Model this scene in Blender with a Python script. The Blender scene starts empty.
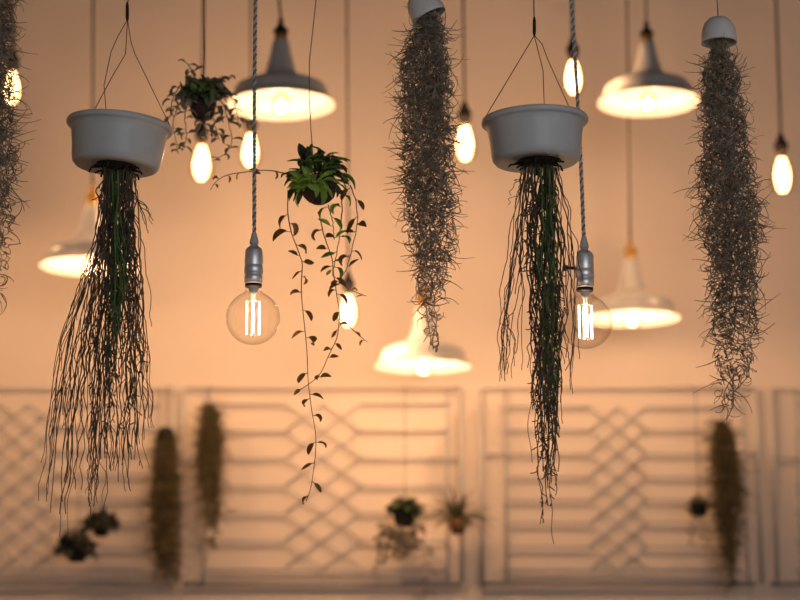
import bpy, math, random
import numpy as np
from mathutils import Vector, Matrix

C = bpy.context.scene.collection
sc = bpy.context.scene
R = math.radians
random.seed(7)

# ------------------------------------------------------------------ camera, light, exposure
CAM_H, PITCH, F = 1.5, R(11.0), 1900.0
WALL_Y, CEIL = 7.45, 4.5
cam_d = bpy.data.cameras.new('camera')
cam = bpy.data.objects.new('camera', cam_d)
C.objects.link(cam)
cam.location = (0, 0, CAM_H)
cam.rotation_euler = (R(90) + PITCH, 0, 0)
cam_d.sensor_width = 36.0
cam_d.lens = 36.0 * F / 800.0
cam_d.clip_start = 0.05
cam_d.dof.use_dof = True
cam_d.dof.focus_distance = 3.85
cam_d.dof.aperture_fstop = 2.65
sc.camera = cam

sc.view_settings.view_transform = 'Standard'
sc.view_settings.look = 'None'
sc.view_settings.exposure = 0.0
sc.view_settings.gamma = 1.0
sc.view_settings.use_curve_mapping = False
sc.cycles.use_denoising = True
sc.cycles.sample_clamp_indirect = 4.0
sc.cycles.max_bounces = 8
sc.cycles.transparent_max_bounces = 24
sc.cycles.caustics_reflective = False
sc.cycles.caustics_refractive = False

world = bpy.data.worlds.new('dusk')
sc.world = world
world.use_nodes = True
bg = world.node_tree.nodes['Background']
bg.inputs[0].default_value = (0.55, 0.65, 0.8, 1)
bg.inputs[1].default_value = 0.05

WARM = (1.0, 0.615, 0.38)
P_HIGH, P_SHADE, P_BARE, P_GLOBE = 6.0, 7.5, 12.5, 1.4
DAY_W = 64.0

day = bpy.data.lights.new('window_daylight', 'AREA')
day.shape = 'RECTANGLE'
day.size, day.size_y = 3.2, 2.0
day.energy = DAY_W
day.color = (0.86, 0.93, 1.0)
dayo = bpy.data.objects.new('window_daylight', day)
C.objects.link(dayo)
dayo.location = (1.5, -1.12, 2.2)
dayo.rotation_euler = (R(90), 0, 0)

# ------------------------------------------------------------------ placing helpers
CP, SP = math.cos(PITCH), math.sin(PITCH)


def P(px, py, Y):
    """The point at depth Y (world metres) on the sight line of photo pixel px, py."""
    u, v = (px - 400.0) / F, (300.0 - py) / F
    d = Vector((u, CP - SP * v, SP + CP * v))
    d *= Y / d.y
    return Vector((d.x, d.y, d.z + CAM_H))


def mpp(py, Y):
    v = (300.0 - py) / F
    return Y / (CP - SP * v) / F


class MB:
    def __init__(s):
        s.v, s.f, s.n = [], [], 0

    def add(s, verts, faces):
        verts = np.asarray(verts, float).reshape(-1, 3)
        s.v.append(verts)
        s.f.append((np.asarray(faces, int) + s.n).tolist() if isinstance(faces, np.ndarray) else [[i + s.n for i in f] for f in faces])
        s.n += len(verts)
        return s

    def tubes(s, pts, rad, sides=5, caps=True):
        """pts (N,K,3), rad (N,K): N tubes of K rings."""
        pts = np.asarray(pts, float)
        if pts.ndim == 2:
            pts = pts[None]
        N, K, _ = pts.shape
        rad = np.broadcast_to(np.asarray(rad, float), (N, K))
        t = np.gradient(pts, axis=1)
        t /= np.linalg.norm(t, axis=2, keepdims=True) + 1e-12
        ref = np.array([0.31, 0.83, 0.47])
        mean = pts[:, -1] - pts[:, 0]
        mean /= np.linalg.norm(mean, axis=1, keepdims=True) + 1e-12
        par = np.abs(mean @ ref) > 0.9
        refs = np.where(par[:, None], np.array([0.9, -0.1, 0.42]), ref)
        a = np.cross(t, refs[:, None, :])
        a /= np.linalg.norm(a, axis=2, keepdims=True) + 1e-9
        b = np.cross(t, a)
        ang = np.arange(sides) * 2 * np.pi / sides
        ring = (a[:, :, None, :] * np.cos(ang)[None, None, :, None] + b[:, :, None, :] * np.sin(ang)[None, None, :, None])
        V = pts[:, :, None, :] + ring * rad[:, :, None, None]
        idx = np.arange(N * K * sides).reshape(N, K, sides)
        i0 = idx[:, :-1, :]
        i1 = idx[:, 1:, :]
        q = np.stack([i0, np.roll(i0, -1, 2), np.roll(i1, -1, 2), i1], axis=-1).reshape(-1, 4)
        faces = q.tolist()
        if caps:
            faces += idx[:, 0, ::-1].tolist() + idx[:, -1, :].tolist()
        s.add(V.reshape(-1, 3), faces)
        return s

    def tube(s, path, r, sides=8):
        path = [tuple(p) for p in path]
        rr = [r] * len(path) if not hasattr(r, '__len__') else r
        return s.tubes(np.array(path)[None], np.array(rr)[None], sides)

    def lathe(s, prof, M=None, seg=40, closed=False):
        """prof: list of (r, z) about z."""
        M = M or Matrix()
        rings, verts, faces = [], [], []
        for r, z in prof:
            if r < 1e-6:
                rings.append([len(verts)])
                verts.append(M @ Vector((0, 0, z)))
            else:
                k = len(verts)
                rings.append(list(range(k, k + seg)))
                for i in range(seg):
                    a = 2 * math.pi * i / seg
                    verts.append(M @ Vector((r * math.cos(a), r * math.sin(a), z)))
        pairs = list(zip(rings[:-1], rings[1:]))
        if closed:
            pairs.append((rings[-1], rings[0]))
        for A, B in pairs:
            for i in range(seg):
                j = (i + 1) % seg
                if len(A) == 1 and len(B) == 1:
                    continue
                if len(A) == 1:
                    faces.append([A[0], B[j], B[i]])
                elif len(B) == 1:
                    faces.append([A[i], A[j], B[0]])
                else:
                    faces.append([A[i], A[j], B[j], B[i]])
        s.add([tuple(v) for v in verts], faces)
        return s

    def box(s, lo, hi):
        x0, y0, z0 = lo
        x1, y1, z1 = hi
        v = [(x0, y0, z0), (x1, y0, z0), (x1, y1, z0), (x0, y1, z0), (x0, y0, z1), (x1, y0, z1), (x1, y1, z1), (x0, y1, z1)]
        s.add(v, [[0, 3, 2, 1], [4, 5, 6, 7], [0, 1, 5, 4], [1, 2, 6, 5], [2, 3, 7, 6], [3, 0, 4, 7]])
        return s

    def leaf(s, base, d, up, length, width, curl=0.5, fold=0.25, thick=0.0006):
        """A folded, curling leaf blade with real thickness, from base along d; up is the upper side."""
        d = Vector(d).normalized()
        up = Vector(up)
        side = d.cross(up)
        if side.length < 1e-4:
            side = d.orthogonal()
        side.normalize()
        up = side.cross(d).normalized()
        n = 7
        top, bot = [], []
        p = Vector(base)
        for i in range(n):
            t = i / (n - 1)
            w = width * 0.5 * (math.sin(math.pi * min(1, t * 0.97 + 0.03) ** 0.8) ** 0.85 + 0.05)
            a = -curl * t
            dd = d * math.cos(a) + up * math.sin(a)
            uu = up * math.cos(a) - d * math.sin(a)
            for sx in (-1, 0, 1):
                q = p + side * (w * sx) + uu * (abs(sx) * w * fold)
                top.append(q + uu * thick)
                bot.append(q - uu * thick)
            p = p + dd * (length / (n - 1))
        V = [tuple(q) for q in top + bot]
        m = len(top)
        f = []
        for i in range(n - 1):
            for c in range(2):
                a = i * 3 + c
                f.append([a, a + 1, a + 4, a + 3])
                f.append([m + a, m + a + 3, m + a + 4, m + a + 1])
            for c, flip in ((0, 0), (2, 1)):
                a = i * 3 + c
                q = [a, a + 3, m + a + 3, m + a]
                f.append(q[::-1] if flip else q)
        s.add(V, f)
        return s

    def build(s, name, mat, parent=None, smooth=True):
        V = np.concatenate(s.v)
        F_ = [f for g in s.f for f in g]
        V = V - np.array(wloc(parent))
        me = bpy.data.meshes.new(name)
        me.from_pydata(V.tolist(), [], F_)
        me.materials.append(mat)
        if smooth:
            me.polygons.foreach_set('use_smooth', [True] * len(me.polygons))
        me.update()
        o = bpy.data.objects.new(name, me)
        C.objects.link(o)
        if parent:
            o.parent = parent
        return o


def wloc(o):
    v = Vector((0, 0, 0))
    while o is not None:
        v += o.location
        o = o.parent
    return v


def thing(name, loc, label, cat, group=None):
    o = bpy.data.objects.new(name, None)
    o.empty_display_size = 0.05
    C.objects.link(o)
    o.location = loc
    o['label'] = label
    o['category'] = cat
    if group:
        o['group'] = group
    return o


def structure(o):
    o['kind'] = 'structure'
    return o


# ------------------------------------------------------------------ materials
def mat(name, col, rough=0.6, metal=0.0, var=0.12, scale=30.0, bump=0.0, col2=None, spec=0.5, coat=0.0, trans=0.0):
    m = bpy.data.materials.new(name)
    m.use_nodes = True
    nt = m.node_tree
    b = nt.nodes['Principled BSDF']
    tc = nt.nodes.new('ShaderNodeTexCoord')
    nz = nt.nodes.new('ShaderNodeTexNoise')
    nz.inputs['Scale'].default_value = scale
    nz.inputs['Detail'].default_value = 4
    nt.links.new(tc.outputs['Object'], nz.inputs['Vector'])
    rp = nt.nodes.new('ShaderNodeValToRGB')
    c2 = col2 or tuple(min(1, c * (1 + var)) for c in col)
    c1 = col if col2 else tuple(c * (1 - var) for c in col)
    rp.color_ramp.elements[0].position = 0.3
    rp.color_ramp.elements[1].position = 0.7
    rp.color_ramp.elements[0].color = (*c1, 1)
    rp.color_ramp.elements[1].color = (*c2, 1)
    nt.links.new(nz.outputs['Fac'], rp.inputs['Fac'])
    nt.links.new(rp.outputs['Color'], b.inputs['Base Color'])
    b.inputs['Roughness'].default_value = rough
    b.inputs['Metallic'].default_value = metal
    b.inputs['Specular IOR Level'].default_value = spec
    b.inputs['Coat Weight'].default_value = coat
    if bump:
        bp = nt.nodes.new('ShaderNodeBump')
        bp.inputs['Strength'].default_value = bump
        bp.inputs['Distance'].default_value = 0.002
        nt.links.new(nz.outputs['Fac'], bp.inputs['Height'])
        nt.links.new(bp.outputs['Normal'], b.inputs['Normal'])
    if trans:
        out = nt.nodes['Material Output']
        tr = nt.nodes.new('ShaderNodeBsdfTranslucent')
        nt.links.new(rp.outputs['Color'], tr.inputs['Color'])
        mx = nt.nodes.new('ShaderNodeMixShader')
        mx.inputs[0].default_value = trans
        nt.links.new(b.outputs[0], mx.inputs[1])
        nt.links.new(tr.outputs[0], mx.inputs[2])
        nt.links.new(mx.outputs[0], out.inputs['Surface'])
    return m


def glass_mat(name, tint):
    """Thin clear bulb glass: lets light straight through, mirrors more at its edges."""
    m = bpy.data.materials.new(name)
    m.use_nodes = True
    nt = m.node_tree
    nt.nodes.remove(nt.nodes['Principled BSDF'])
    out = nt.nodes['Material Output']
    tr = nt.nodes.new('ShaderNodeBsdfTransparent')
    tr.inputs[0].default_value = (*tint, 1)
    ed = nt.nodes.new('ShaderNodeMix')
    ed.data_type = 'RGBA'
    ed.inputs['A'].default_value = (*tint, 1)
    ed.inputs['B'].default_value = (tint[0] * 0.72, tint[1] * 0.70, tint[2] * 0.68, 1)
    nt.links.new(ed.outputs['Result'], tr.inputs[0])
    gl = nt.nodes.new('ShaderNodeBsdfGlossy')
    gl.inputs['Roughness'].default_value = 0.02
    gl.inputs['Color'].default_value = (0.9, 0.9, 0.9, 1)
    fr = nt.nodes.new('ShaderNodeLayerWeight')
    fr.inputs['Blend'].default_value = 0.5
    pw = nt.nodes.new('ShaderNodeMath')
    pw.operation = 'POWER'
    pw.inputs[1].default_value = 4.0
    nt.links.new(fr.outputs['Facing'], pw.inputs[0])
    nt.links.new(pw.outputs[0], ed.inputs['Factor'])
    ma = nt.nodes.new('ShaderNodeMath')
    ma.operation = 'MULTIPLY_ADD'
    ma.inputs[1].default_value = 0.55
    ma.inputs[2].default_value = 0.035
    nt.links.new(pw.outputs[0], ma.inputs[0])
    mx = nt.nodes.new('ShaderNodeMixShader')
    nt.links.new(ma.outputs[0], mx.inputs[0])
    nt.links.new(tr.outputs[0], mx.inputs[1])
    nt.links.new(gl.outputs[0], mx.inputs[2])
    nt.links.new(mx.outputs[0], out.inputs['Surface'])
    return m


def emit_mat(name, col, strength):
    m = bpy.data.materials.new(name)
    m.use_nodes = True
    nt = m.node_tree
    nt.nodes.remove(nt.nodes['Principled BSDF'])
    e = nt.nodes.new('ShaderNodeEmission')
    e.inputs[0].default_value = (*col, 1)
    e.inputs[1].default_value = strength
    nt.links.new(e.outputs[0], nt.nodes['Material Output'].inputs['Surface'])
    return m


M_WALL = mat('cream plaster paint', (0.78, 0.66, 0.56), 0.85, var=0.03, scale=3.0, bump=0.15)
M_CEIL = mat('dark ceiling paint', (0.05, 0.045, 0.04), 0.9, var=0.1, scale=4)
M_FLOOR = mat('brown floor', (0.10, 0.065, 0.045), 0.6, var=0.25, scale=6)
M_RAIL = mat('pale grey painted steel', (0.45, 0.465, 0.49), 0.5, var=0.06, scale=20)
M_RAIL_D = mat('grey steel tube', (0.22, 0.23, 0.25), 0.5, var=0.06, scale=20)
M_RAIL_W = mat('white painted steel', (0.62, 0.59, 0.56), 0.5, var=0.05, scale=20)
M_ENAMEL = mat('white enamel', (0.50, 0.485, 0.47), 0.35, var=0.02, scale=10, coat=0.2)
M_BRASS = mat('aged brass', (0.55, 0.34, 0.12), 0.35, metal=0.9, var=0.2, scale=60)
M_BRONZE = mat('golden bronze', (0.42, 0.24, 0.07), 0.4, metal=0.7, var=0.2, scale=60)
M_BLACK = mat('black bakelite', (0.012, 0.009, 0.008), 0.6, spec=0.25, var=0.2)
M_CORD = mat('brown fabric cord', (0.075, 0.055, 0.04), 0.8, var=0.25, scale=300)
M_CORDP = mat('taupe fabric cord', (0.20, 0.15, 0.115), 0.8, var=0.2, scale=300)
M_BRAID_D = mat('dark twisted cord', (0.19, 0.187, 0.183), 0.8)
M_BRAID = mat('grey twisted cord', (0.46, 0.455, 0.45), 0.7, var=0.35, scale=400)
M_DARKM = mat('dark oiled metal', (0.012, 0.008, 0.004), 0.7, spec=0.15)
M_CHROME = mat('brushed aluminium', (0.80, 0.81, 0.82), 0.42, metal=0.75, var=0.08, scale=80)
M_GREYP = mat('grey cord grip', (0.48, 0.47, 0.46), 0.5, var=0.08)
M_POT = mat('grey white glazed pot', (0.49, 0.50, 0.495), 0.55, var=0.06, scale=14, coat=0.08)
M_CUP = mat('white ceramic cup', (0.62, 0.60, 0.57), 0.45, var=0.05, scale=30)
M_WIRE = mat('rusty wire', (0.10, 0.075, 0.055), 0.5, metal=0.6, var=0.2, scale=100)
M_SOIL = mat('dark soil', (0.012, 0.010, 0.008), 0.95, var=0.4, scale=200, bump=0.6)
M_FIBRE = mat('coir root ball', (0.045, 0.020, 0.018), 0.9, var=0.45, scale=120, bump=0.8)
M_MOSS = mat('spanish moss', (0.095, 0.075, 0.052), 0.85, scale=70, col2=(0.40, 0.335, 0.25))
M_MOSSB = mat('olive moss', (0.06, 0.046, 0.018), 0.9, scale=40, col2=(0.17, 0.13, 0.055))
M_STEM = mat('brown wiry stem', (0.055, 0.038, 0.022), 0.7, scale=40, col2=(0.13, 0.095, 0.055))
M_STEMG = mat('green wiry stem', (0.035, 0.08, 0.02), 0.6, scale=40, col2=(0.11, 0.21, 0.05))
M_LEAF = mat('green leaf', (0.11, 0.22, 0.035), 0.45, scale=45, col2=(0.24, 0.43, 0.07), trans=0.25)
M_LEAFL = mat('fresh green leaf', (0.22, 0.42, 0.05), 0.45, scale=45, col2=(0.38, 0.60, 0.10), trans=0.3)
M_LEAFD = mat('dark green leaf', (0.045, 0.055, 0.030), 0.5, scale=45, col2=(0.09, 0.12, 0.055), trans=0.1)
M_LEAFW = mat('faded trailing leaf', (0.10, 0.085, 0.06), 0.6, scale=45, col2=(0.19, 0.16, 0.11))
M_LEAFK = mat('blackish leaf', (0.014, 0.016, 0.009), 0.6, scale=45, col2=(0.028, 0.034, 0.018))
M_LEAFB = mat('brown green leaf', (0.26, 0.145, 0.05), 0.6, scale=45, col2=(0.38, 0.24, 0.085), trans=0.55)
M_LEAFS = mat('dusky leaf', (0.20, 0.165, 0.10), 0.6, scale=45, col2=(0.33, 0.29, 0.18), trans=0.2)
M_SPIKE = mat('olive spike leaf', (0.05, 0.05, 0.02), 0.6, col2=(0.10, 0.095, 0.04))
M_AMBER = mat('terracotta pot', (0.21, 0.095, 0.025), 0.7, var=0.15)
M_GLASS = glass_mat('clear bulb glass', (0.985, 0.97, 0.95))
M_GLASSA = glass_mat('amber bulb glass', (1.0, 0.90, 0.72))
M_FIL = emit_mat('glowing filament', (1.0, 0.66, 0.33), 11.0)
M_FILG = emit_mat('bright led filament', (1.0, 0.80, 0.52), 14.0)
M_PAD = mat('glass bulb stem', (0.75, 0.72, 0.66), 0.2, var=0.02)

# ------------------------------------------------------------------ room
XW, Y0 = 3.6, -1.2
structure(MB().box((-XW, WALL_Y, 0), (XW, WALL_Y + 0.15, CEIL)).build('wall_back', M_WALL, smooth=False))
structure(MB().box((-XW - 0.15, Y0, 0), (-XW, WALL_Y + 0.15, CEIL)).build('wall_left', M_WALL, smooth=False))
structure(MB().box((XW, Y0, 0), (XW + 0.15, WALL_Y + 0.15, CEIL)).build('wall_right', M_WALL, smooth=False))
wf = MB()
wf.box((-XW, Y0 - 0.15, 0), (-0.1, Y0, CEIL)).box((3.1, Y0 - 0.15, 0), (XW, Y0, CEIL))
wf.box((-0.1, Y0 - 0.15, 0), (3.1, Y0, 1.2)).box((-0.1, Y0 - 0.15, 3.2), (3.1, Y0, CEIL))
structure(wf.build('wall_front', M_WALL, smooth=False))
structure(MB().box((-XW - 0.15, Y0 - 0.15, -0.1), (XW + 0.15, WALL_Y + 0.15, 0)).build('floor', M_FLOOR, smooth=False))
structure(MB().box((-XW - 0.15, Y0 - 0.15, CEIL), (XW + 0.15, WALL_Y + 0.15, CEIL + 0.1)).build('ceiling', M_CEIL, smooth=False))


# ------------------------------------------------------------------ lamps
def extend_to_ceiling(a, b):
    """a: top visible point, b: lower point; the point where the line b->a meets the ceiling."""
    d = a - b
    k = (CEIL - b.z) / d.z
    return b + d * k


def point_light(name, loc, watts, radius, parent):
    L = bpy.data.lights.new(name, 'POINT')
    L.energy = watts
    L.color = WARM
    L.shadow_soft_size = radius
    o = bpy.data.objects.new(name, L)
    C.objects.link(o)
    o.parent = parent
    o.location = Vector(loc) - wloc(parent)
    return o


def T(p):
    return Matrix.Translation(p)


SHADE = [(0.180, 0.000), (0.1795, 0.004), (0.173, 0.011), (0.163, 0.020), (0.1575, 0.030), (0.1545, 0.042), (0.1515, 0.054),
         (0.144, 0.064), (0.128, 0.0725), (0.103, 0.080), (0.078, 0.088), (0.060, 0.100), (0.049, 0.120), (0.041, 0.150),
         (0.034, 0.185), (0.028, 0.218), (0.022, 0.224)]


def shaded_lamp(cx, cy, Y, tx, label, cordmat, tilt=0.0, watts=None, holder=None):
    base = P(cx, cy, Y)
    t = thing('pendant_lamp', base, label, 'lamp', 'white enamel pendant lamps')
    Mx = T(base) @ Matrix.Rotation(tilt, 4, 'Y')
    inner = [(max(r - 0.0035, 0.003), z - (0.0 if i < 2 else 0.003)) for i, (r, z) in enumerate(SHADE)]
    MB().lathe(SHADE + inner[::-1], Mx, 72, closed=True).build('lamp_shade', M_ENAMEL, t)
    h = MB().lathe([(0, 0.218), (0.019, 0.218), (0.0215, 0.226), (0.0215, 0.242), (0.019, 0.246), (0, 0.246)], Mx, 28).build('brass_collar', M_BRASS, t)
    h = MB().lathe([(0, 0.245), (0.022, 0.245), (0.0245, 0.250), (0.0235, 0.260), (0.015, 0.269), (0.009, 0.277), (0.008, 0.296), (0.005, 0.300), (0, 0.300)], Mx, 28).build('lamp_holder', holder or M_BLACK, t)
    top = Mx @ Vector((0, 0, 0.298))
    up = extend_to_ceiling(P(tx, 0, Y), top)
    MB().tube([top, top.lerp(up, 0.5), up], 0.0046, 8).build('cord', cordmat, t)
    # opal bulb hanging at the shade's mouth
    prof = [(0, -0.038), (0.012, -0.0365), (0.023, -0.031), (0.030, -0.020), (0.0325, -0.006), (0.031, 0.010), (0.025, 0.028), (0.018, 0.046), (0.0145, 0.060), (0.0135, 0.075)]
    b = MB().lathe(prof, Mx, 32).build('light_bulb', M_GLASSA, t)
    MB().lathe([(0.014, 0.074), (0.016, 0.078), (0.016, 0.219)], Mx, 20).build('bulb_socket', M_BLACK, b)
    point_light('bulb_glow', Mx @ Vector((0, 0, -0.004)), watts or P_SHADE, 0.027, b)
    return t


shaded_lamp(281, 105.5, 5.98, 279, 'white enamel pendant lamp with tall neck hanging high behind the small leafy basket plant', M_CORD, R(-0.8), watts=P_HIGH)
shaded_lamp(-95, 175, 6.5, -92, 'unseen white enamel pendant lamp added beyond the left edge to light the wall', M_CORD, watts=13.0)  # added lamp, out of view, brightens the left part of the back wall
shaded_lamp(648.5, 103, 6.40, 646, 'white enamel pendant lamp hanging beside the mossy white dome cup', M_CORD, watts=P_HIGH)
shaded_lamp(90, 267, 6.56, 93, 'white enamel pendant lamp partly behind the trailing stems under the left pot', M_CORD, holder=M_BRONZE)
shaded_lamp(423, 367, 6.83, 425, 'white enamel pendant lamp hanging lowest, just above the trellis', M_CORDP, holder=M_BRONZE)
shaded_lamp(632, 319, 6.84, 627, 'white enamel pendant lamp glowing behind the clear globe bulb with switch', M_CORDP, holder=M_BRONZE)


def bare_bulb(cx, y_top, y_bot, Y, tx, label, cordmat, knot=None, w=1.0, power=1.0):
    """y_top, y_bot: photo rows of the glass."""
    a, b0 = P(cx, y_top, Y), P(cx, y_bot, Y)
    Hh = (a.z - b0.z)
    t = thing('bare_bulb_pendant', b0, label, 'lamp', 'bare filament bulbs on cords')
    s = Hh
    r = Hh * 0.285 * w
    prof = [(0, 0), (r * 0.35, s * 0.012), (r * 0.72, s * 0.07), (r * 0.94, s * 0.17), (r, s * 0.30), (r * 0.95, s * 0.44), (r * 0.78, s * 0.62), (r * 0.58, s * 0.80), (r * 0.44, s * 0.93), (r * 0.42, s * 1.02)]
    Mx = T(b0)
    bulb = MB().lathe(prof, Mx, 32).build('light_bulb', M_GLASSA, t)
    fl = MB()
    n = 12
    for i in range(n):
        a1 = 2 * math.pi * i / n
        path = []
        for j in range(9):
            q = j / 8.0
            rr_ = r * 0.74 * math.sin(math.pi * (0.035 + 0.85 * q)) ** 0.6 * (1.10 - 0.52 * q)
            aa = a1 + 0.25 * (-1) ** i * math.sin(q * 6.28)
            path.append(Mx @ Vector((rr_ * math.cos(aa), rr_ * math.sin(aa), s * (0.05 + 0.83 * q))))
        fl.tube(path, 0.0021, 5)
    fl.build('filament', M_FIL, bulb)
    MB().lathe([(0, s * 0.42), (0.003, s * 0.42), (0.004, s * 0.7), (0.006, s * 1.0), (0, s * 1.0)], Mx, 12).build('glass_stem', M_DARKM, bulb)
    z = s
    MB().lathe([(0, z), (r * 0.47, z), (r * 0.47, z + 0.020), (0, z + 0.020)], Mx, 24).build('collar', M_DARKM, t)
    MB().lathe([(0, z + 0.012), (r * 0.56, z + 0.012), (r * 0.60, z + 0.022), (r * 0.56, z + 0.036), (r * 0.34, z + 0.048), (r * 0.22, z + 0.066), (0.0045, z + 0.074), (0, z + 0.074)], Mx, 24).build('lamp_holder', M_BLACK, t)
    top = Mx @ Vector((0, 0, z + 0.07))
    up = extend_to_ceiling(P(tx, 0, Y), top)
    cd = MB().tube([top, top.lerp(up, 0.5), up], 0.0048, 8)
    cd.build('cord', cordmat, t)
    if knot:
        kp = P(knot[0], knot[1], Y)
        MB().lathe([(0, -0.012), (0.006, -0.008), (0.007, 0), (0.006, 0.008), (0, 0.012)], T(kp), 12).build('cord_clip', M_CORDP, t)
    point_light('bulb_glow', Mx @ Vector((0, 0, s * 0.45)), P_BARE * power, 0.012, bulb)


bare_bulb(11, 68, 105, 6.3, 12, 'bare filament bulb on a cord beside the leftmost curtain of moss', M_CORD, power=0.7)
bare_bulb(201, 141, 182, 6.55, 203.5, 'bare filament bulb glowing under the small leafy basket plant', M_CORD)
bare_bulb(250, 130, 168, 6.55, 251, 'bare filament bulb behind the grey twisted cord, under the high lamp shade', M_CORDP)
bare_bulb(348, 291, 328, 6.6, 347, 'bare filament bulb hanging low behind the trailing vines', M_CORDP, power=2.1, knot=(346.5, 32))
bare_bulb(465, 121, 162, 6.5, 463, 'bare filament bulb between the middle moss curtain and the grey pot', M_CORD)
bare_bulb(573.5, 57, 95, 6.3, 572, 'bare filament bulb hanging above the rim of the grey pot', M_CORD, power=0.7)
bare_bulb(783, 153, 194, 6.5, 776, 'bare filament bulb hanging alone right of the dome cup moss', M_CORD)


def globe_bulb(cx, y_cord, y_c, y_r, Y, path, label, knob=False):
    """y_cord: row where the cord enters the grip; y_c: globe centre; y_r: globe radius in px."""
    k = mpp(y_c, Y)
    c = P(cx, y_c, Y)
    Rg = y_r * k
    t = thing('globe_bulb_pendant', c - Vector((0, 0, Rg)), label, 'lamp', 'clear globe bulbs on twisted cords')
    z_of = lambda py: P(cx, py, Y).z - c.z
    Mx = T(c)
    s0 = y_c - 318.0
    zc = z_of
    # glass globe with a short neck
    prof = []
    for i in range(26):
        a = -math.pi / 2 + (math.pi / 2 + math.asin(0.90)) * i / 25
        prof.append((Rg * math.cos(a), Rg * math.sin(a)))
    zn = zc(287 + s0)
    prof += [(Rg * 0.355, Rg * 0.965), (Rg * 0.30, Rg * 1.03), (Rg * 0.285, zn)]
    prof[0] = (0, -Rg)
    bulb = MB().lathe(prof, Mx, 64).build('light_bulb', M_GLASS, t)
    for i in range(4):
        a = R(8) + i * math.pi / 2
        x, y = Rg * 0.235 * math.cos(a), Rg * 0.235 * math.sin(a)
        MB().tube([Mx @ Vector((x, y, Rg * 0.62)), Mx @ Vector((x, y, Rg * 0.1)), Mx @ Vector((x, y, -Rg * 0.62))], 0.0019, 8).build('filament', M_FILG, bulb)
    st = MB().lathe([(0, -Rg * 0.70), (0.0012, -Rg * 0.70), (0.0015, Rg * 0.5), (0.004, Rg * 0.62), (0.0055, Rg * 0.9), (0.012, zn), (0, zn)], Mx, 16)
    for i in range(4):
        a = R(8) + i * math.pi / 2
        x, y = Rg * 0.235 * math.cos(a), Rg * 0.235 * math.sin(a)
        st.tube([Mx @ Vector((0, 0, Rg * 0.70)), Mx @ Vector((x, y, Rg * 0.62))], 0.0006, 5)
        st.tube([Mx @ Vector((0, 0, -Rg * 0.69)), Mx @ Vector((x, y, -Rg * 0.62))], 0.0006, 5)
    st.build('glass_stem', M_PAD, bulb)
    # turned metal holder
    q = lambda py: zc(py + s0)
    rk = k * 0.98
    prof = [(0, q(286)), (8.2 * rk, q(286)), (8.4 * rk, q(283)), (9.4 * rk, q(282.5)), (9.6 * rk, q(276)), (9.0 * rk, q(275.2)), (9.0 * rk, q(274.2)), (9.9 * rk, q(273.5)),
            (9.9 * rk, q(267)), (9.3 * rk, q(266)), (9.3 * rk, q(265)), (9.6 * rk, q(264)), (9.4 * rk, q(252)), (8.2 * rk, q(249)), (5.4 * rk, q(247)), (4.0 * rk, q(245.5)), (4.0 * rk, q(243)), (0, q(243))]
    hd = MB().lathe(prof, Mx, 48).build('lamp_holder', M_CHROME, t)
    MB().lathe([(0, q(287.5)), (7.6 * rk, q(287.5)), (8.6 * rk, q(286.5)), (8.6 * rk, q(284.2)), (7.6 * rk, q(283.6)), (0, q(283.6))], Mx, 40).build('black_ring', M_BLACK, hd)
    MB().lathe([(0, q(244)), (4.6 * rk, q(244)), (4.8 * rk, q(242)), (2.4 * rk, q(233)), (1.6 * rk, q(231.5)), (0, q(231.5))], Mx, 24).build('cord_grip', M_GREYP, t)
    if knob:
        zk = q(264)
        Mk = T(c + Vector((0, 0, zk))) @ Matrix.Rotation(R(-90), 4, 'Y')
        MB().lathe([(0, 8.5 * rk), (1.6 * rk, 8.5 * rk), (1.5 * rk, 17 * rk), (2.9 * rk, 17.3 * rk), (3.1 * rk, 22 * rk), (2.4 * rk, 22.6 * rk), (0, 22.6 * rk)], Mk, 20).build('switch_knob', M_BLACK, hd)
    # twisted cord
    pts = [c + Vector((0, 0, q(233)))] + [P(x, y, Y) for x, y in path]
    pts.append(extend_to_ceiling(pts[-1], pts[-2]))
    dense = []
    for a, b in zip(pts[:-1], pts[1:]):
        n = max(2, int((b - a).length / 0.0016))
        dense += [a.lerp(b, i / n) for i in range(n)]
    dense.append(pts[-1])
    D = np.array([tuple(p) for p in dense])
    L = np.concatenate([[0], np.cumsum(np.linalg.norm(np.diff(D, axis=0), axis=1))])
    for ph, m in ((0, M_BRAID), (math.pi, M_BRAID_D)):
        th = L / 0.017 * 2 * math.pi + ph
        off = np.stack([np.cos(th), np.sin(th), th * 0], 1) * 0.0022
        MB().tubes((D + off)[None], np.full((1, len(D)), 0.0024), 6).build('cord_strand', m, t)
    point_light('bulb_glow', c, P_GLOBE, 0.004, bulb)


globe_bulb(253, 233, 318, 27.0, 3.80, [(254.5, 100), (255.5, 0)], 'clear globe bulb on a grey twisted cord, hanging left of the trailing vines')
globe_bulb(585.5, 238, 322, 27.0, 3.92, [(579.5, 130), (571.5, 0)], 'clear globe bulb with a side switch knob, behind stems of the grey pot', knob=True)


# ------------------------------------------------------------------ plant helpers
rng = np.random.default_rng(11)


def curl_leaflets(p, d, length, turn, K=7):
    """N curling hairs: start p, direction d, length, total turn (rad). Returns (N,K,3)."""
    N = len(p)
    d = d / np.linalg.norm(d, axis=1, keepdims=True)
    ax = np.cross(d, rng.normal(size=(N, 3)))
    ax /= np.linalg.norm(ax, axis=1, keepdims=True) + 1e-9
    out = np.zeros((N, K, 3))
    out[:, 0] = p
    cur = d.copy()
    perp = np.cross(ax, d)
    for i in range(1, K):
        a = turn * (i / (K - 1))
        cur = d * np.cos(a)[:, None] + perp * np.sin(a)[:, None]
        out[:, i] = out[:, i - 1] + cur * (length / (K - 1))[:, None]
    return out


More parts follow.
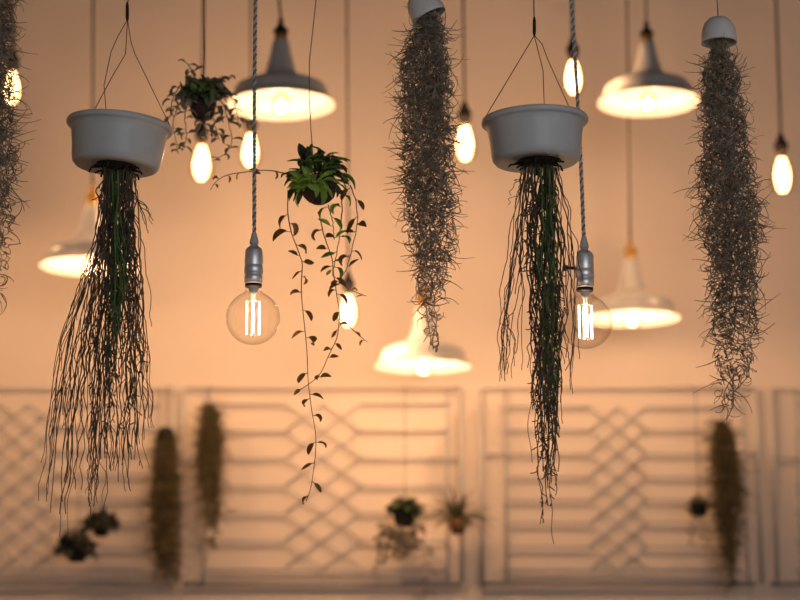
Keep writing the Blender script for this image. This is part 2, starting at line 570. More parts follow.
def moss_mesh(spine, Y, n_hair, n_thread, hair=(0.020, 0.046), r_hair=0.00115, r_thread=0.0010, edge=0.2, depth=1.0, turn=4.6):
    """spine: rows of (py, px, half width px, weight). A hanging mass of curling grey strands."""
    S = np.array(spine, float)
    ys = np.linspace(S[0, 0], S[-1, 0], 400)
    S[:, 2] *= 1.12
    cx, hw, wt = (np.interp(ys, S[:, 0], S[:, i]) for i in (1, 2, 3))
    pdf = wt * (hw + 2)
    cdf = np.cumsum(pdf)
    cdf /= cdf[-1]

    def at(px, py, dy):
        u, v = (px - 400) / F, (300 - py) / F
        k = Y / (CP - SP * v)
        return np.stack([u * k, Y + dy, CAM_H + (SP + CP * v) * k], -1)
    mb = MB()
    # curling side hairs
    i = np.searchsorted(cdf, rng.random(n_hair)).clip(0, 399)
    ph = rng.random(n_hair) * 2 * np.pi
    rr = np.sqrt(rng.random(n_hair)) * 0.85
    k = mpp(300, Y)
    p = at(cx[i] + hw[i] * rr * np.cos(ph), ys[i] + rng.normal(size=n_hair), hw[i] * rr * np.sin(ph) * k * depth)
    d = np.stack([np.cos(ph) * 0.9, np.sin(ph) * 0.9, np.full(n_hair, -0.3)], 1) + rng.normal(size=(n_hair, 3)) * 1.0
    ln = rng.uniform(hair[0], hair[1], n_hair)
    out = rng.random(n_hair) < edge
    ln = np.where(out, ln * 1.5, ln)
    tn = rng.uniform(0.8, turn, n_hair) * np.where(out, 0.4, 1.0)
    K = 9
    L = curl_leaflets(p, d, ln, tn, K)
    rad = r_hair * np.linspace(1.1, 0.45, K)[None] * rng.uniform(0.8, 1.25, n_hair)[:, None]
    mb.tubes(L, rad, 3, caps=False)
    # long threads
    K = 44
    t = np.linspace(0, 1, K)
    for _ in range(n_thread):
        te = cdf.searchsorted(rng.uniform(0.25, 0.98)) / 399.0 if _ > 1 else 1.0
        te = min(1, max(0.15, te))
        yy = S[0, 0] + (S[-1, 0] - S[0, 0]) * te * t
        c_, h_ = np.interp(yy, ys, cx), np.interp(yy, ys, hw)
        a = rng.random() * 6.28 + np.cumsum(rng.normal(size=K)) * 0.35
        rr = rng.uniform(0.1, 0.85)
        wob = np.cumsum(rng.normal(size=(K, 2)), 0) * 0.6
        wob -= wob.mean(0)
        pts = at(c_ + h_ * rr * np.cos(a) + np.sin(t * rng.uniform(40, 90) + rng.random() * 6) * 2.6 + wob[:, 0] * 0.5, yy, h_ * rr * np.sin(a) * k * depth)
        mb.tubes(pts[None], np.full((1, K), r_thread), 4, caps=False)
    return mb


def hang_wire(mb, pts_px, Y, r=0.0011, to_ceiling=True, dys=None):
    pts = [P(x, y, Y) for x, y in pts_px]
    if to_ceiling:
        pts = [extend_to_ceiling(pts[0], pts[1])] + pts
    mb.tube(pts, r, 6)
    return mb


CUP = [(0.0, 0.050), (0.010, 0.049), (0.019, 0.0455), (0.0265, 0.039), (0.0315, 0.030), (0.0348, 0.018), (0.036, 0.005), (0.036, 0.0), (0.0338, 0.0), (0.0335, 0.006), (0.032, 0.017), (0.029, 0.027), (0.0245, 0.035), (0.0175, 0.042), (0.009, 0.0455), (0.0, 0.0462)]


def moss_plant(cup_px, cup_half, wire, spine, Y, n_hair, n_thread, label, tilt=0.0, cup_tall=1.0, **kw):
    base = P(cup_px[0], cup_px[1], Y)
    t = thing('hanging_moss', base, label, 'plant', 'curtains of hanging moss')
    s = cup_half * mpp(cup_px[1], Y) / 0.036
    Mx = T(base) @ Matrix.Rotation(tilt, 4, 'Y') @ Matrix.Diagonal((s, s, s * cup_tall, 1))
    MB().lathe(CUP, Mx, 48).build('cup', M_CUP, t)
    top = Mx @ Vector((0, 0, 0.050))
    w = MB()
    wp = [P(x, y, Y) for x, y in wire] + [top]
    wp = [extend_to_ceiling(wp[0], wp[1])] + wp
    w.tube(wp, 0.0011, 6)
    w.build('hanging_wire', M_WIRE, t)
    m = moss_mesh(spine, Y, n_hair, n_thread, **kw)
    m.build('moss_strands', M_MOSS, t)
    return t


moss_plant((429.5, 17), 18.5, [(424, -40)],
           [(6, 430, 8, 0.4), (22, 431, 11, .8), (40, 427, 20, 1), (70, 425, 27, 1), (110, 426, 26, 1), (150, 427, 27, 1), (190, 429, 27, 0.95), (225, 431, 26, 0.8), (255, 433, 20, 0.7), (285, 431, 15, 0.55), (305, 429, 9, 0.4), (325, 432, 6, 0.3), (350, 434, 4, 0.2)],
           3.75, 2500, 40, 'brown grey moss curtain spilling from a tilted white cup at the top edge', tilt=R(-27), cup_tall=1.1)
moss_plant((719, 43), 18.0, [(717, 0)],
           [(40, 719, 6, 0.15), (52, 719, 9, .5), (62, 720, 15, 1), (78, 721, 19, 1), (110, 723, 21, 1), (150, 725, 24, 1), (190, 727, 30, 1), (215, 730, 32, 1), (250, 733, 27, 1), (290, 733, 24, 0.8), (320, 735, 23, 0.6), (345, 735, 20, 0.45), (370, 735, 18, 0.3), (395, 727, 9, 0.2), (420, 727, 3, 0.15)],
           3.70, 2800, 40, 'long brown grey moss curtain hanging from an upturned white dome cup', cup_tall=1.1)
moss_plant((-8, -30), 18.0, [(-8, -60)],
           [(-30, -6, 10, 0.5), (0, -4, 16, 1), (60, -4, 18, 1), (120, -4, 18, 1), (170, -4, 20, 0.8), (210, -4, 16, 0.5), (250, -3, 13, 0.3), (300, -4, 6, 0.25)],
           3.70, 1500, 26, 'moss curtain cut off by the left edge beside a bare bulb')

# ------------------------------------------------------------------ upside-down pots with trailing stems
POT = [(0.0, 0.006), (0.052, 0.004), (0.075, 0.001), (0.0835, 0.003), (0.0885, 0.009), (0.0910, 0.020), (0.093, 0.045), (0.0965, 0.072), (0.099, 0.085), (0.101, 0.087),
       (0.106, 0.088), (0.1085, 0.091), (0.1085, 0.097), (0.1065, 0.100), (0.102, 0.100), (0.099, 0.096), (0.096, 0.085), (0.087, 0.02), (0.077, 0.012), (0.0, 0.012)]


def stems(Y, specs, r=0.0012, dj=0.035, fork=0.7, wig=1.0, beads=0.0, zig=2.0):
    """specs: (n, [(px,py) control ranges as (x0,x1,y0,y1)...]). Wiry, jointed, forking stems."""
    mb = MB()
    K = 64
    t = np.linspace(0, 1, K)
    tri = lambda x: 2 / np.pi * np.arcsin(np.sin(x) * 0.985)
    ker = np.ones(9) / 9.0
    for n, ctr in specs:
        for _ in range(n):
            u = rng.random()
            cp = []
            for j, (x0, x1, y0, y1) in enumerate(ctr):
                uu = np.clip(u + rng.normal() * 0.15, 0, 1)
                cp.append((x0 + (x1 - x0) * uu, y0 + (y1 - y0) * rng.random()))
            cp = np.array(cp)
            tt = np.linspace(0, 1, len(cp))
            xs, yv = np.interp(t, tt, cp[:, 0]), np.interp(t, tt, cp[:, 1])
            for _s in range(2):
                xs[4:-4] = np.convolve(xs, ker, 'valid')
                yv[4:-4] = np.convolve(yv, ker, 'valid')
            w = np.cumsum(rng.normal(size=K)) * 0.5 * wig
            w -= t * w[-1]
            ln_px = abs(yv[-1] - yv[0])
            f1 = ln_px / rng.uniform(30, 64) * 6.283
            amp = zig * rng.uniform(0.4, 1.3)
            ph = rng.random() * 6
            env = np.minimum(1, t * 8)
            xs = xs + (w * 0.6 + tri(t * f1 + ph) * amp + tri(t * f1 * 0.41 + ph * 2) * amp * 1.2) * env
            d0 = rng.normal() * dj * 0.4
            d1 = rng.normal() * dj
            k = mpp(300, Y)
            dy = d0 + (d1 - d0) * t + tri(t * f1 * 0.8 + ph + 1) * amp * k * env
            pts = np.array([tuple(P(x, y, Y + q)) for x, y, q in zip(xs, yv, dy)])
            rad = r * rng.uniform(0.8, 1.2) * np.linspace(1.15, 0.7, K)
            mb.tubes(pts[None], rad[None], 5)
            for _f in range(rng.poisson(fork * 2)):
                i = rng.integers(int(K * 0.2), int(K * 0.85))
                ln = int(min(K - 1 - i, rng.integers(int(K * 0.12), int(K * 0.4))))
                if ln < 5:
                    continue
                s_ = np.linspace(0, 1, ln + 1)
                seg = pts[i:i + ln + 1].copy()
                sgn = rng.choice([-1, 1])
                seg[:, 0] += sgn * np.minimum(s_ * 3, 1) ** 0.8 * rng.uniform(0.006, 0.018) + tri(s_ * rng.uniform(4, 12)) * 0.003 * sgn
                seg[:, 1] += np.sqrt(s_) * rng.normal() * 0.008
                mb.tubes(seg[None], (rad[i:i + ln + 1] * 0.85)[None], 4)
            if beads:
                nb = int(beads * ln_px / 10)
                ii = rng.integers(4, K - 1, nb)
                p = pts[ii]
                d = np.stack([rng.normal(size=nb), rng.normal(size=nb), np.full(nb, -1.3)], 1)
                L = curl_leaflets(p, d, rng.uniform(0.006, 0.018, nb), rng.uniform(0.2, 1.4, nb), 5)
                mb.tubes(L, np.full((nb, 5), r * 0.95), 4)
    return mb


def trailing_pot(cx, y_bot, Y, tilt, wires, knot, label, brown, green, sc_=1.0):
    base = P(cx, y_bot, Y)
    t = thing('trailing_pot_plant', base, label, 'plant', 'grey pots with stems trailing from below')
    Mx = T(base) @ Matrix.Rotation(tilt, 4, 'Y') @ Matrix.Diagonal((sc_, sc_, 0.94 * sc_, 1))
    pot = MB().lathe(POT, Mx, 72).build('pot', M_POT, t)
    # ragged opening in the underside
    so = MB()
    so.lathe([(0, -0.0035), (0.030, -0.003), (0.038, 0.0), (0.042, 0.0045), (0, 0.0045)], Mx @ T(Vector((0.004, -0.012, 0))), 24)
    for i in range(15):
        a = 6.283 * i / 15 + rng.normal() * 0.1
        r0, r1 = 0.030, rng.uniform(0.040, 0.060)
        c_, s_ = math.cos(a), math.sin(a)
        so.tube([Mx @ Vector((r0 * c_, r0 * s_ - 0.012, -0.001)), Mx @ Vector((r1 * c_, r1 * s_ * 0.9 - 0.012, -0.002 - rng.random() * 0.004)), Mx @ Vector((r1 * 1.08 * c_, r1 * 1.05 * s_ * 0.9 - 0.012, -0.004 - rng.random() * 0.012))], 0.0022, 5)
    so.build('soil_plug', M_SOIL, t)
    for pts in wires:
        q = [P(x, y, Y) for x, y, *_ in pts[:-1]]
        ang = pts[-1]                                     # where the wire is hooked on the rim
        e = Mx @ Vector((0.105 * math.cos(ang), 0.105 * math.sin(ang), 0.096))
        hook = [e + Vector((0, 0, 0.004)), e, e - Vector((0, 0, 0.004))]
        MB().tube(q + hook, 0.0010, 6).build('hanger_wire', M_WIRE, t)
    kx, k0, k1 = knot
    a, b = P(kx, k0, Y), P(kx, k1, Y)
    up = extend_to_ceiling(P(kx + (400 - kx) * 0.003, 0, Y) + Vector((0, 0, 0.05)), b)
    MB().tube([b, up], 0.0013, 6).build('hanging_wire', M_WIRE, t)
    MB().tube([a, a.lerp(b, .2), a.lerp(b, .8), b], [0.0018, 0.0034, 0.0036, 0.002], 10).build('wire_ferrule', M_BLACK, t)
    for nm, m, specs, kw in brown:
        stems(Y, specs, **kw).build(nm, m, t)
    for nm, m, specs, kw in green:
        stems(Y - 0.016, specs, **kw).build(nm, m, t)
    return t


trailing_pot(115.5, 168.5, 3.75, R(4.2),
             [[(127.3, 20), (118, 36), (111, 52), (104, 85), R(112)], [(127.5, 20), (125.5, 54), (113, 75), R(250)], [(127.6, 20), (131, 42), (135, 54), R(-6)]],
             (127.3, 2, 21),
             'grey white pot hanging on wires, with dark stems trailing widest and longest below',
             [('brown_stems', M_STEM, [
                 (20, [(104, 130, 165, 170), (101, 134, 200, 230), (96, 137, 280, 330), (90, 144, 350, 470)]),
                 (12, [(112, 128, 165, 170), (108, 132, 200, 230), (104, 138, 260, 300), (96, 142, 330, 420)]),
             ], dict(r=0.0013, beads=0.9, wig=1.0, zig=2.6)),
              ('trailing_stems', M_STEM, [
                  (6, [(103, 112, 166, 170), (99, 106, 215, 235), (88, 98, 250, 270), (62, 80, 312, 335), (52, 66, 390, 410), (45, 62, 440, 520)]),
                  (6, [(104, 114, 166, 170), (98, 108, 230, 260), (84, 98, 300, 330), (72, 92, 345, 380), (66, 88, 430, 460), (60, 84, 480, 545)]),
                  (6, [(106, 122, 166, 170), (98, 112, 250, 280), (88, 106, 350, 380), (84, 108, 440, 460), (80, 108, 490, 535)]),
                  (7, [(108, 130, 166, 170), (102, 130, 250, 300), (98, 134, 380, 400), (94, 130, 430, 500)]),
                  (4, [(126, 134, 166, 170), (132, 140, 240, 270), (136, 146, 330, 360), (138, 149, 400, 450)]),
                  (2, [(128, 134, 166, 170), (134, 140, 190, 200), (146, 149, 225, 234)]),
              ], dict(r=0.0013, fork=1.7, wig=1.1, zig=1.3))],
             [('green_stems', M_STEMG, [(9, [(110, 122, 168, 172), (112, 124, 220, 250), (110, 126, 280, 310), (106, 126, 310, 380)])], dict(r=0.0018, beads=0.5, wig=0.6, zig=1.4))])

trailing_pot(536.5, 164, 3.72, R(-1.5),
             [[(534, 36), R(178)], [(534.3, 36), (543, 70), R(74)], [(534.8, 36), (542, 44), (548, 60), R(-54)]],
             (534.3, 17, 36),
             'grey white pot hanging on wires, with a narrow dark green stem column tapering below',
             [('brown_stems', M_STEM, [
                 (18, [(530, 556, 164, 168), (527, 560, 210, 240), (526, 562, 300, 340), (534, 560, 380, 480)]),
                 (14, [(532, 554, 164, 168), (528, 560, 250, 280), (534, 560, 360, 380), (540, 556, 450, 545)]),
             ], dict(r=0.0013, beads=0.9, wig=0.9, zig=2.2)),
              ('trailing_stems', M_STEM, [
                  (5, [(524, 534, 164, 168), (514, 528, 205, 230), (506, 526, 270, 300), (499, 524, 340, 400)]),
                  (4, [(522, 530, 164, 168), (510, 524, 215, 225), (500, 512, 280, 300), (494, 506, 330, 350), (498, 508, 370, 382)]),
                  (7, [(548, 560, 164, 168), (556, 572, 210, 240), (560, 576, 290, 320), (562, 574, 350, 398)]),
                  (2, [(524, 528, 164, 168), (520, 524, 180, 186), (516, 519, 200, 209)]),
              ], dict(r=0.0011, fork=0.8, wig=1.1, zig=1.5))],
             [('green_stems', M_STEMG, [(9, [(540, 554, 166, 170), (542, 558, 230, 260), (544, 558, 300, 330), (540, 558, 370, 440)])], dict(r=0.0014, beads=0.8, wig=0.6, zig=1.4))])


# ------------------------------------------------------------------ leafy hanging plants
def ball(mb, c, r, squash=0.9, seed=0):
    rr = np.random.default_rng(seed)
    prof = [(0, -r * squash)]
    for i in range(1, 9):
        a = -math.pi / 2 + math.pi * i / 9
        prof.append((r * math.cos(a) * rr.uniform(0.95, 1.05), r * squash * math.sin(a)))
    prof.append((0, r * squash))
    mb.lathe(prof, T(c), 28)
    return mb


def vine(path, Y, n_leaf, lw, mat_leaf, parent, dys=(0, 0), r=0.0012, mat_stem=None, side=1, start=0.06):
    pts = np.array(path, float)
    K = max(20, len(pts) * 5)
    t = np.linspace(0, 1, K)
    tt = np.linspace(0, 1, len(pts))
    xs, yv = np.interp(t, tt, pts[:, 0]), np.interp(t, tt, pts[:, 1])
    ker = np.array([1, 2, 3, 2, 1]) / 9.0
    xs[2:-2] = np.convolve(xs, ker, 'valid')
    yv[2:-2] = np.convolve(yv, ker, 'valid')
    xs += np.sin(t * 40) * 0.35
    dy = np.linspace(dys[0], dys[1], K)
    W = np.array([tuple(P(x, y, Y + q)) for x, y, q in zip(xs, yv, dy)])
    st = MB().tubes(W[None], np.linspace(r * 1.1, r * 0.6, K)[None], 6).build('vine', mat_stem or M_STEM, parent)
    lf = MB()
    for j in range(n_leaf):
        i = int(np.clip((start + (0.97 - start) * j / max(1, n_leaf - 1)) * (K - 1) + rng.normal(), 1, K - 2))
        tan = Vector(W[i + 1] - W[i - 1]).normalized()
        side = -side
        out = Vector((side * rng.uniform(0.6, 1.0), rng.normal() * 0.5, rng.uniform(-0.8, 0.35)))
        L = rng.uniform(lw[0], lw[1]) * (1.12 - 0.45 * j / n_leaf)
        base = Vector(W[i])
        stalk = base + out.normalized() * L * 0.28
        lf.tube([base, stalk], r * 0.7, 4)
        d = out.normalized() * 0.8 + Vector((0, 0, rng.uniform(-0.7, 0.5)))
        up = Vector((rng.normal() * 0.5, -0.5 + rng.normal() * 0.6, 0.7))
        lf.leaf(stalk, d, up, L, L * rng.uniform(0.36, 0.55), curl=rng.uniform(-0.3, 2.4), fold=rng.uniform(0.3, 1.0))
    lf.build('vine_leaves', mat_leaf, st)
    return st


def crown(c, n, rad, ln, asp, mats, parent, lo=-0.2, hi=1.0, squash=0.8, names=None, lift=0.3, bare=False):
    for (m, k, nm) in mats:
        mb = MB()
        for _ in range(k):
            a = rng.random() * 6.283
            e = rng.uniform(lo, hi)
            d = Vector((math.cos(a) * math.cos(e), math.sin(a) * math.cos(e), math.sin(e)))
            if bare and d.y < -0.1 and d.z < 0.25 and d.x > -0.35:
                continue
            base = c + Vector((d.x * rad * 0.75, d.y * rad * 0.75, d.z * rad * squash * 0.75)) * rng.uniform(0.6, 1.15)
            L = rng.uniform(*ln)
            dd = (d + Vector((rng.normal() * 0.7, rng.normal() * 0.7, lift + rng.normal() * 0.6))).normalized()
            mb.leaf(base, dd, d + Vector((0, 0, 0.6)), L, L * rng.uniform(*asp), curl=rng.uniform(0.1, 1.5), fold=rng.uniform(0.15, 0.5))
            mb.tube([c + (base - c) * 0.5, base], 0.0010, 4)
        mb.build(nm, m, parent)


# the larger, in the middle
Yh = 3.85
c = P(319, 189, Yh)
h1 = thing('hanging_leaf_plant', c - Vector((0, 0, 0.035)), 'bright green leafy plant on a thin wire, its long vines trailing far down', 'plant', 'leafy plants hanging in root balls')
ball(MB(), c, 0.036, 0.95, 3).build('root_ball', M_FIBRE, h1)
w = MB()
wp = [P(316, 0, Yh), P(309.5, 60, Yh), P(309, 95, Yh), P(311, 130, Yh), P(313, 158, Yh), c]
w.tube([extend_to_ceiling(wp[0], wp[0] - Vector((-0.004, 0, 0.2)))] + wp, 0.0011, 6).build('hanging_wire', M_WIRE, h1)
cr = P(318, 176, Yh)
crown(cr, 60, 0.060, (0.024, 0.050), (0.24, 0.42), [(M_LEAFD, 85, 'dark_leaves'), (M_LEAF, 75, 'green_leaves')], h1, lo=-0.7, hi=1.1, lift=-0.05, bare=True)
crown(P(312, 184, Yh - 0.06), 16, 0.034, (0.024, 0.046), (0.26, 0.4), [(M_LEAFL, 34, 'fresh_leaves')], h1, lo=-0.6, hi=0.8, lift=-0.35)
vine([(288, 190), (287, 210), (292, 235), (299, 254), (303, 262), (301, 278), (302, 298), (304, 325), (308, 360), (308, 385), (311, 405), (316, 432), (315, 460), (312, 485), (306, 501)], Yh, 21, (0.023, 0.035), M_LEAFB, h1, (0.0, -0.05))
vine([(318, 212), (324, 235), (333, 262), (334, 280), (338, 300), (340, 320), (337, 338), (326, 362), (318, 378), (298, 391)], Yh, 17, (0.018, 0.030), M_LEAFB, h1, (-0.03, -0.05))
vine([(350, 185), (356, 200), (358, 222), (353, 245), (347, 268), (338, 284)], Yh, 9, (0.022, 0.034), M_LEAFB, h1, (0, 0.02))
vine([(342, 190), (342, 215), (339, 240), (335, 262), (332, 276)], Yh, 6, (0.022, 0.036), M_LEAF, h1, (0.03, 0.02), side=-1)
vine([(290, 175), (276, 171), (262, 170), (245, 172), (230, 174), (218, 179), (210, 190)], Yh + 0.02, 8, (0.014, 0.024), M_LEAFB, h1, (0, 0.05))
vine([(328, 205), (333, 222), (334, 240)], Yh - 0.03, 4, (0.025, 0.035), M_LEAFL, h1, (-0.02, -0.03))
vine([(339, 282), (350, 290), (366, 296)], Yh - 0.05, 3, (0.012, 0.02), M_LEAFB, h1, (0, 0))
vine([(345, 322), (354, 331), (367, 342)], Yh - 0.05, 3, (0.010, 0.016), M_LEAFB, h1, (0, 0))

# the smaller, upper left
Y2 = 4.25
c = P(203, 108, Y2)
h2 = thing('hanging_leaf_plant', c - Vector((0, 0, 0.03)), 'small leafy plant in a brown root ball between the left pot and the high lamp', 'plant', 'leafy plants hanging in root balls')
ball(MB(), c, 0.030, 1.05, 5).build('root_ball', M_FIBRE, h2)
wp = [P(203.8, 0, Y2), P(204.5, 50, Y2), c]
MB().tube([extend_to_ceiling(wp[0], wp[1])] + wp, 0.0018, 6).build('hanging_wire', M_BLACK, h2)
crown(P(203, 94, Y2), 60, 0.050, (0.018, 0.030), (0.42, 0.6), [(M_LEAFD, 60, 'dark_leaves'), (M_LEAF, 44, 'green_leaves'), (M_LEAFS, 60, 'dusky_leaves')], h2, lo=-0.5, hi=1.0)
for path, n in (([(188, 92), (178, 105), (172, 125), (176, 140), (178, 154)], 11), ([(190, 98), (184, 115), (187, 135), (184, 148)], 9), ([(180, 85), (172, 100), (170, 118)], 7),
                ([(215, 95), (224, 105), (229, 125), (233, 142), (226, 154), (210, 162)], 12), ([(217, 90), (230, 95), (237, 110), (238, 125)], 10), ([(212, 105), (214, 122), (219, 140)], 8),
                ([(200, 118), (205, 128), (213, 133)], 6), ([(196, 82), (192, 70), (186, 62)], 7), ([(212, 84), (222, 76), (232, 78)], 7)):
    vine(path, Y2 - 0.02, int(n * 1.4), (0.017, 0.028), M_LEAFS, h2, (0, -0.02), start=0.0)

# ------------------------------------------------------------------ trellis panels on the back wall
YT = WALL_Y - 0.022


def trellis(x0, x1, zone, rows, label, drop=2):
    t = thing('trellis_panel', P((x0 + x1) / 2, 584, YT), label, 'trellis', 'steel trellis panels on the wall')
    z = lambda px, py: P(px, py, YT)
    fr = MB()
    top, bot = 388, 584
    fr.tube([z(x0, top), z(x1, top)], 0.005, 8)
    MB().tube([z(x0, bot), z(x1, bot)], 0.0085, 8).build('bottom_rail', M_RAIL_D, t)
    for x in (x0, x1):
        X0, X1 = z(x, top), z(x, bot)
        X1.x = X0.x
        fr.tube([X0, X1], 0.0085, 8)
    fr.build('frame', M_RAIL_W, t)
    la = MB()
    xi0, xi1 = x0 + 24, x1 - 14
    for x in (xi0, xi1):
        X0, X1 = z(x, top), z(x, bot)
        X1.x = X0.x
        la.tube([X0, X1], 0.0045, 8)
    mid = rows[len(rows) // 2 - 1]
    la.tube([z(x0, mid), z(xi0, mid)], 0.0045, 8)
    la.tube([z(xi1, mid), z(x1, mid)], 0.0045, 8)
    step = rows[1] - rows[0]
    for i, y in enumerate(rows):
        la.tube([z(xi0, y), z(zone[0], y)], 0.0043, 8)
        la.tube([z(zone[1], y), z(xi1, y)], 0.0043, 8)
    la.tube([z(xi0, 570), z(xi1, 570)], 0.0060, 8)
    ys = [rows[0] - k * step for k in range(drop, 0, -1)] + list(rows) + [rows[-1] + step]
    for i, y in enumerate(ys):
        for (xa, xb, dy) in ((zone[0], zone[1], 0.0), (zone[1], zone[0], 0.012)):
            ya, yb = y, y + drop * step
            # keep the crossing bars between the first row and the bottom rail
            if ya < rows[0]:
                k = (rows[0] - ya) / (yb - ya)
                xa, ya = xa + (xb - xa) * k, rows[0]
            if yb > 570:
                k = (570 - ya) / (yb - ya)
                if k <= 0.05:
                    continue
                xb, yb = xa + (xb - xa) * k, 570
            if yb - ya < 2:
                continue
            la.tube([z(xa, ya) + Vector((0, dy, 0)), z(xb, yb) + Vector((0, dy, 0))], 0.0031, 8)
    la.build('lattice', M_RAIL, t)
    for x, y in ((x0, 400), (x1, 400), (x0, 575), (x1, 575)):
        p = z(x, y)
        p.x = z(x, top).x
        MB().tube([p, Vector((p.x, WALL_Y, p.z))], 0.005, 8).build('wall_bracket', M_RAIL_W, t)


trellis(-175, 174, (-60, 58), [404, 427.5, 451, 475, 499, 523, 547], 'pale steel trellis panel at the left edge, with the widest diamond lattice', drop=4)
trellis(183, 461, (285, 360), [404, 431, 458.5, 486, 513, 541], 'pale steel trellis panel behind the low lamp and long vine')
trellis(481, 756, (590, 646), [407, 430, 454, 477, 500, 523, 547], 'pale steel trellis panel behind the narrow stem column')
trellis(771, 1050, (880, 950), [404, 431, 458.5, 486, 513, 541], 'pale steel trellis panel cut off by the right edge')


# ------------------------------------------------------------------ plants hung on the trellis
def wall_moss(cx, spine, Y, n_hair, n_thread, label, cup=None, x_wire=None):
    y0 = spine[0][0]
    base = P(cx, y0, Y)
    t = thing('wall_moss', base, label, 'plant', 'moss plants hung on the trellis')
    if cup:
        s = cup * mpp(y0, Y) / 0.036
        Mx = T(P(cx, y0 + 5, Y)) @ Matrix.Rotation(R(-12), 4, 'Y') @ Matrix.Scale(s, 4)
        MB().lathe(CUP, Mx, 32).build('cup', M_SOIL, t)
    a = P(cx + 3, 388, YT)
    MB().tube([P(cx, y0 + 1, Y), Vector((P(cx, y0, Y).x, Y, a.z - 0.02)), Vector((P(cx, y0, Y).x, YT - 0.003, a.z + 0.008)), Vector((P(cx, y0, Y).x, YT + 0.012, a.z + 0.002))], 0.0016, 6).build('hanging_wire', M_WIRE, t)
    moss_mesh(spine, Y, n_hair, n_thread, hair=(0.03, 0.07), r_hair=0.0016, r_thread=0.0020, edge=0.16, turn=2.0).build('moss_strands', M_MOSSB, t)


wall_moss(166, [(434, 166, 8, 1), (450, 166, 11, 1), (490, 165, 13, 1), (530, 165, 13, 1), (556, 167, 11, 0.8), (580, 169, 8, 0.4)], 7.27, 1500, 34, 'dark olive moss tuft in a dark cup on the left trellis', cup=9)
wall_moss(209, [(404, 209, 4, 1), (415, 210, 9, 1), (440, 210, 11, 1), (475, 209, 11, 1), (500, 211, 8, 0.7), (525, 213, 5, 0.4), (548, 212, 3, 0.25)], 7.29, 1200, 30, 'olive moss tuft with pointed top, hung higher beside the dark cup moss')
wall_moss(722, [(421, 720, 5, 1), (435, 723, 10, 1), (470, 727, 13, 1), (505, 729, 13, 0.9), (540, 729, 9, 0.7), (565, 730, 6, 0.4), (590, 731, 4, 0.3)], 7.27, 1500, 34, 'long dark moss tuft on the trellis below the dome cup moss')


def wall_plant(cx, cy, Y, rad_px, label, mats, pot_mat, pot_px, name='wall_pot_plant', wire=True, ln=(0.03, 0.05), asp=(0.35, 0.5), lo=-0.4, hi=1.1, pot_dy=8, lift=0.3):
    c = P(cx, cy, Y)
    k = mpp(cy, Y)
    t = thing(name, P(cx, cy + pot_dy + pot_px * 0.7, Y), label, 'plant', 'small potted plants hung on the trellis')
    pr = pot_px * k
    pc = P(cx, cy + pot_dy, Y)
    MB().lathe([(0, -pr * 0.75), (pr * 0.65, -pr * 0.72), (pr * 0.8, -pr * 0.4), (pr, pr * 0.55), (pr * 1.06, pr * 0.58), (pr * 1.06, pr * 0.75), (pr * 0.9, pr * 0.75), (pr * 0.86, pr * 0.5), (0, pr * 0.5)], T(pc), 28).build('pot', pot_mat, t)
    top = P(cx, 388, YT)
    MB().tube([pc, Vector((c.x, Y, top.z - 0.03)), Vector((c.x, YT - 0.003, top.z + 0.008)), Vector((c.x, YT + 0.012, top.z + 0.002))], 0.0014, 6).build('hanging_wire', M_WIRE, t)
    crown(c, 0, rad_px * k, ln, asp, mats, t, lo=lo, hi=hi, lift=lift)
    return t


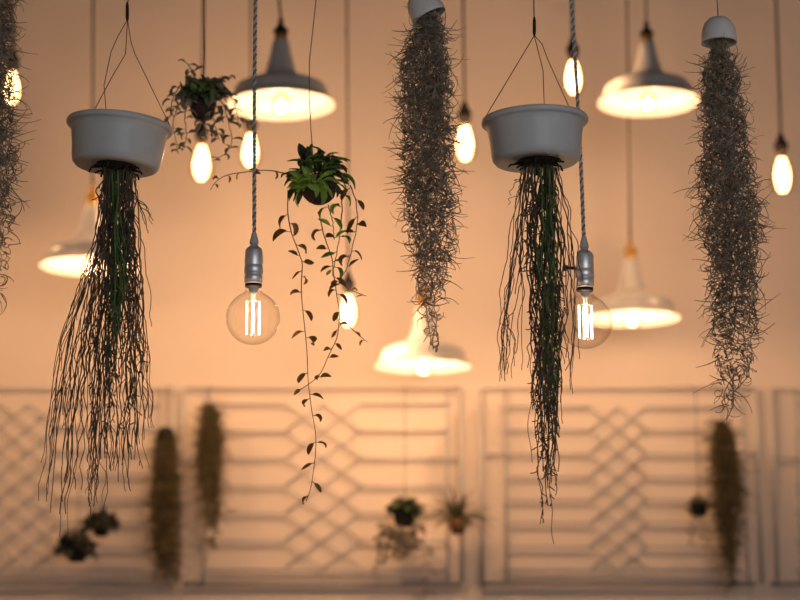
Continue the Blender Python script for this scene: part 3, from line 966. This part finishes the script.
wall_plant(77, 549, 7.23, 21, 'dark bushy plant low on the left trellis, lowest of the dark pair', [(M_LEAFK, 110, 'leaves')], M_SOIL, 11, pot_dy=5)
wall_plant(101, 526, 7.27, 18, 'dark bushy plant on the left trellis, upper of the dark pair', [(M_LEAFK, 100, 'leaves')], M_SOIL, 9, pot_dy=4)
t4 = wall_plant(405, 512, 7.23, 16, 'green topped plant with pale trailing leaves, under the low lamp', [(M_LEAF, 26, 'green_leaves'), (M_LEAFK, 70, 'dark_leaves')], M_SOIL, 13, pot_dy=6, lo=-0.2)
for path, n in (([(392, 525), (386, 540), (380, 560), (374, 576)], 18), ([(396, 528), (392, 545), (388, 560)], 18), ([(402, 530), (400, 548), (396, 562)], 18), ([(410, 528), (408, 545), (402, 560)], 16),
                ([(416, 526), (416, 542), (412, 555)], 16), ([(418, 520), (424, 540), (428, 560), (429, 578), (430, 594)], 16), ([(388, 522), (382, 536), (383, 552)], 14), ([(406, 530), (412, 542), (399, 556)], 14)):
    vine(path, 7.19, n, (0.024, 0.038), M_LEAFW, t4, (0, 0), r=0.0014, start=0.0)
# spiky air plant in a terracotta pot
t5 = thing('wall_air_plant', P(459, 535, 7.25), 'spiky air plant in a terracotta pot, right of the green topped plant', 'plant', 'small potted plants hung on the trellis')
pc = P(458, 525, 7.25)
pr = 10 * mpp(525, 7.25)
MB().lathe([(0, -pr * 0.95), (pr * 0.6, -pr * 0.9), (pr * 0.85, -pr * 0.2), (pr, pr * 0.6), (pr * 0.85, pr * 0.6), (pr * 0.8, pr * 0.4), (0, pr * 0.4)], T(pc), 28).build('pot', M_AMBER, t5)
top = P(458, 388, YT)
MB().tube([pc, Vector((pc.x, 7.25, top.z - 0.03)), Vector((pc.x, YT - 0.003, top.z + 0.008)), Vector((pc.x, YT + 0.012, top.z + 0.002))], 0.0014, 6).build('hanging_wire', M_WIRE, t5)
mb = MB()
for i in range(64):
    a = rng.random() * 6.283
    e = rng.uniform(0.0, 1.35)
    d = Vector((math.cos(a) * math.cos(e), math.sin(a) * math.cos(e) * 0.8, math.sin(e)))
    mb.leaf(pc + Vector((0, 0, pr * 0.4)) + d * 0.01, d, Vector((0, 0, 1)) + d * 0.1, rng.uniform(0.09, 0.165), rng.uniform(0.007, 0.012), curl=rng.uniform(0.3, 1.5), fold=0.4)
mb.build('spiky_leaves', M_SPIKE, t5)
# small pot beside the right moss
t7 = wall_plant(699, 507, 7.27, 12, 'tiny dark pot with thin trailing leaves, left of the long dark moss tuft', [(M_LEAFS, 30, 'pale_leaves'), (M_LEAFD, 20, 'dark_leaves')], M_SOIL, 9, pot_dy=3, ln=(0.02, 0.035))
for path, n in (([(694, 514), (692, 530), (690, 545)], 12), ([(703, 514), (705, 532), (708, 548)], 12)):
    vine(path, 7.25, n, (0.016, 0.028), M_LEAFS, t7, (0, 0), r=0.0012, start=0.0)
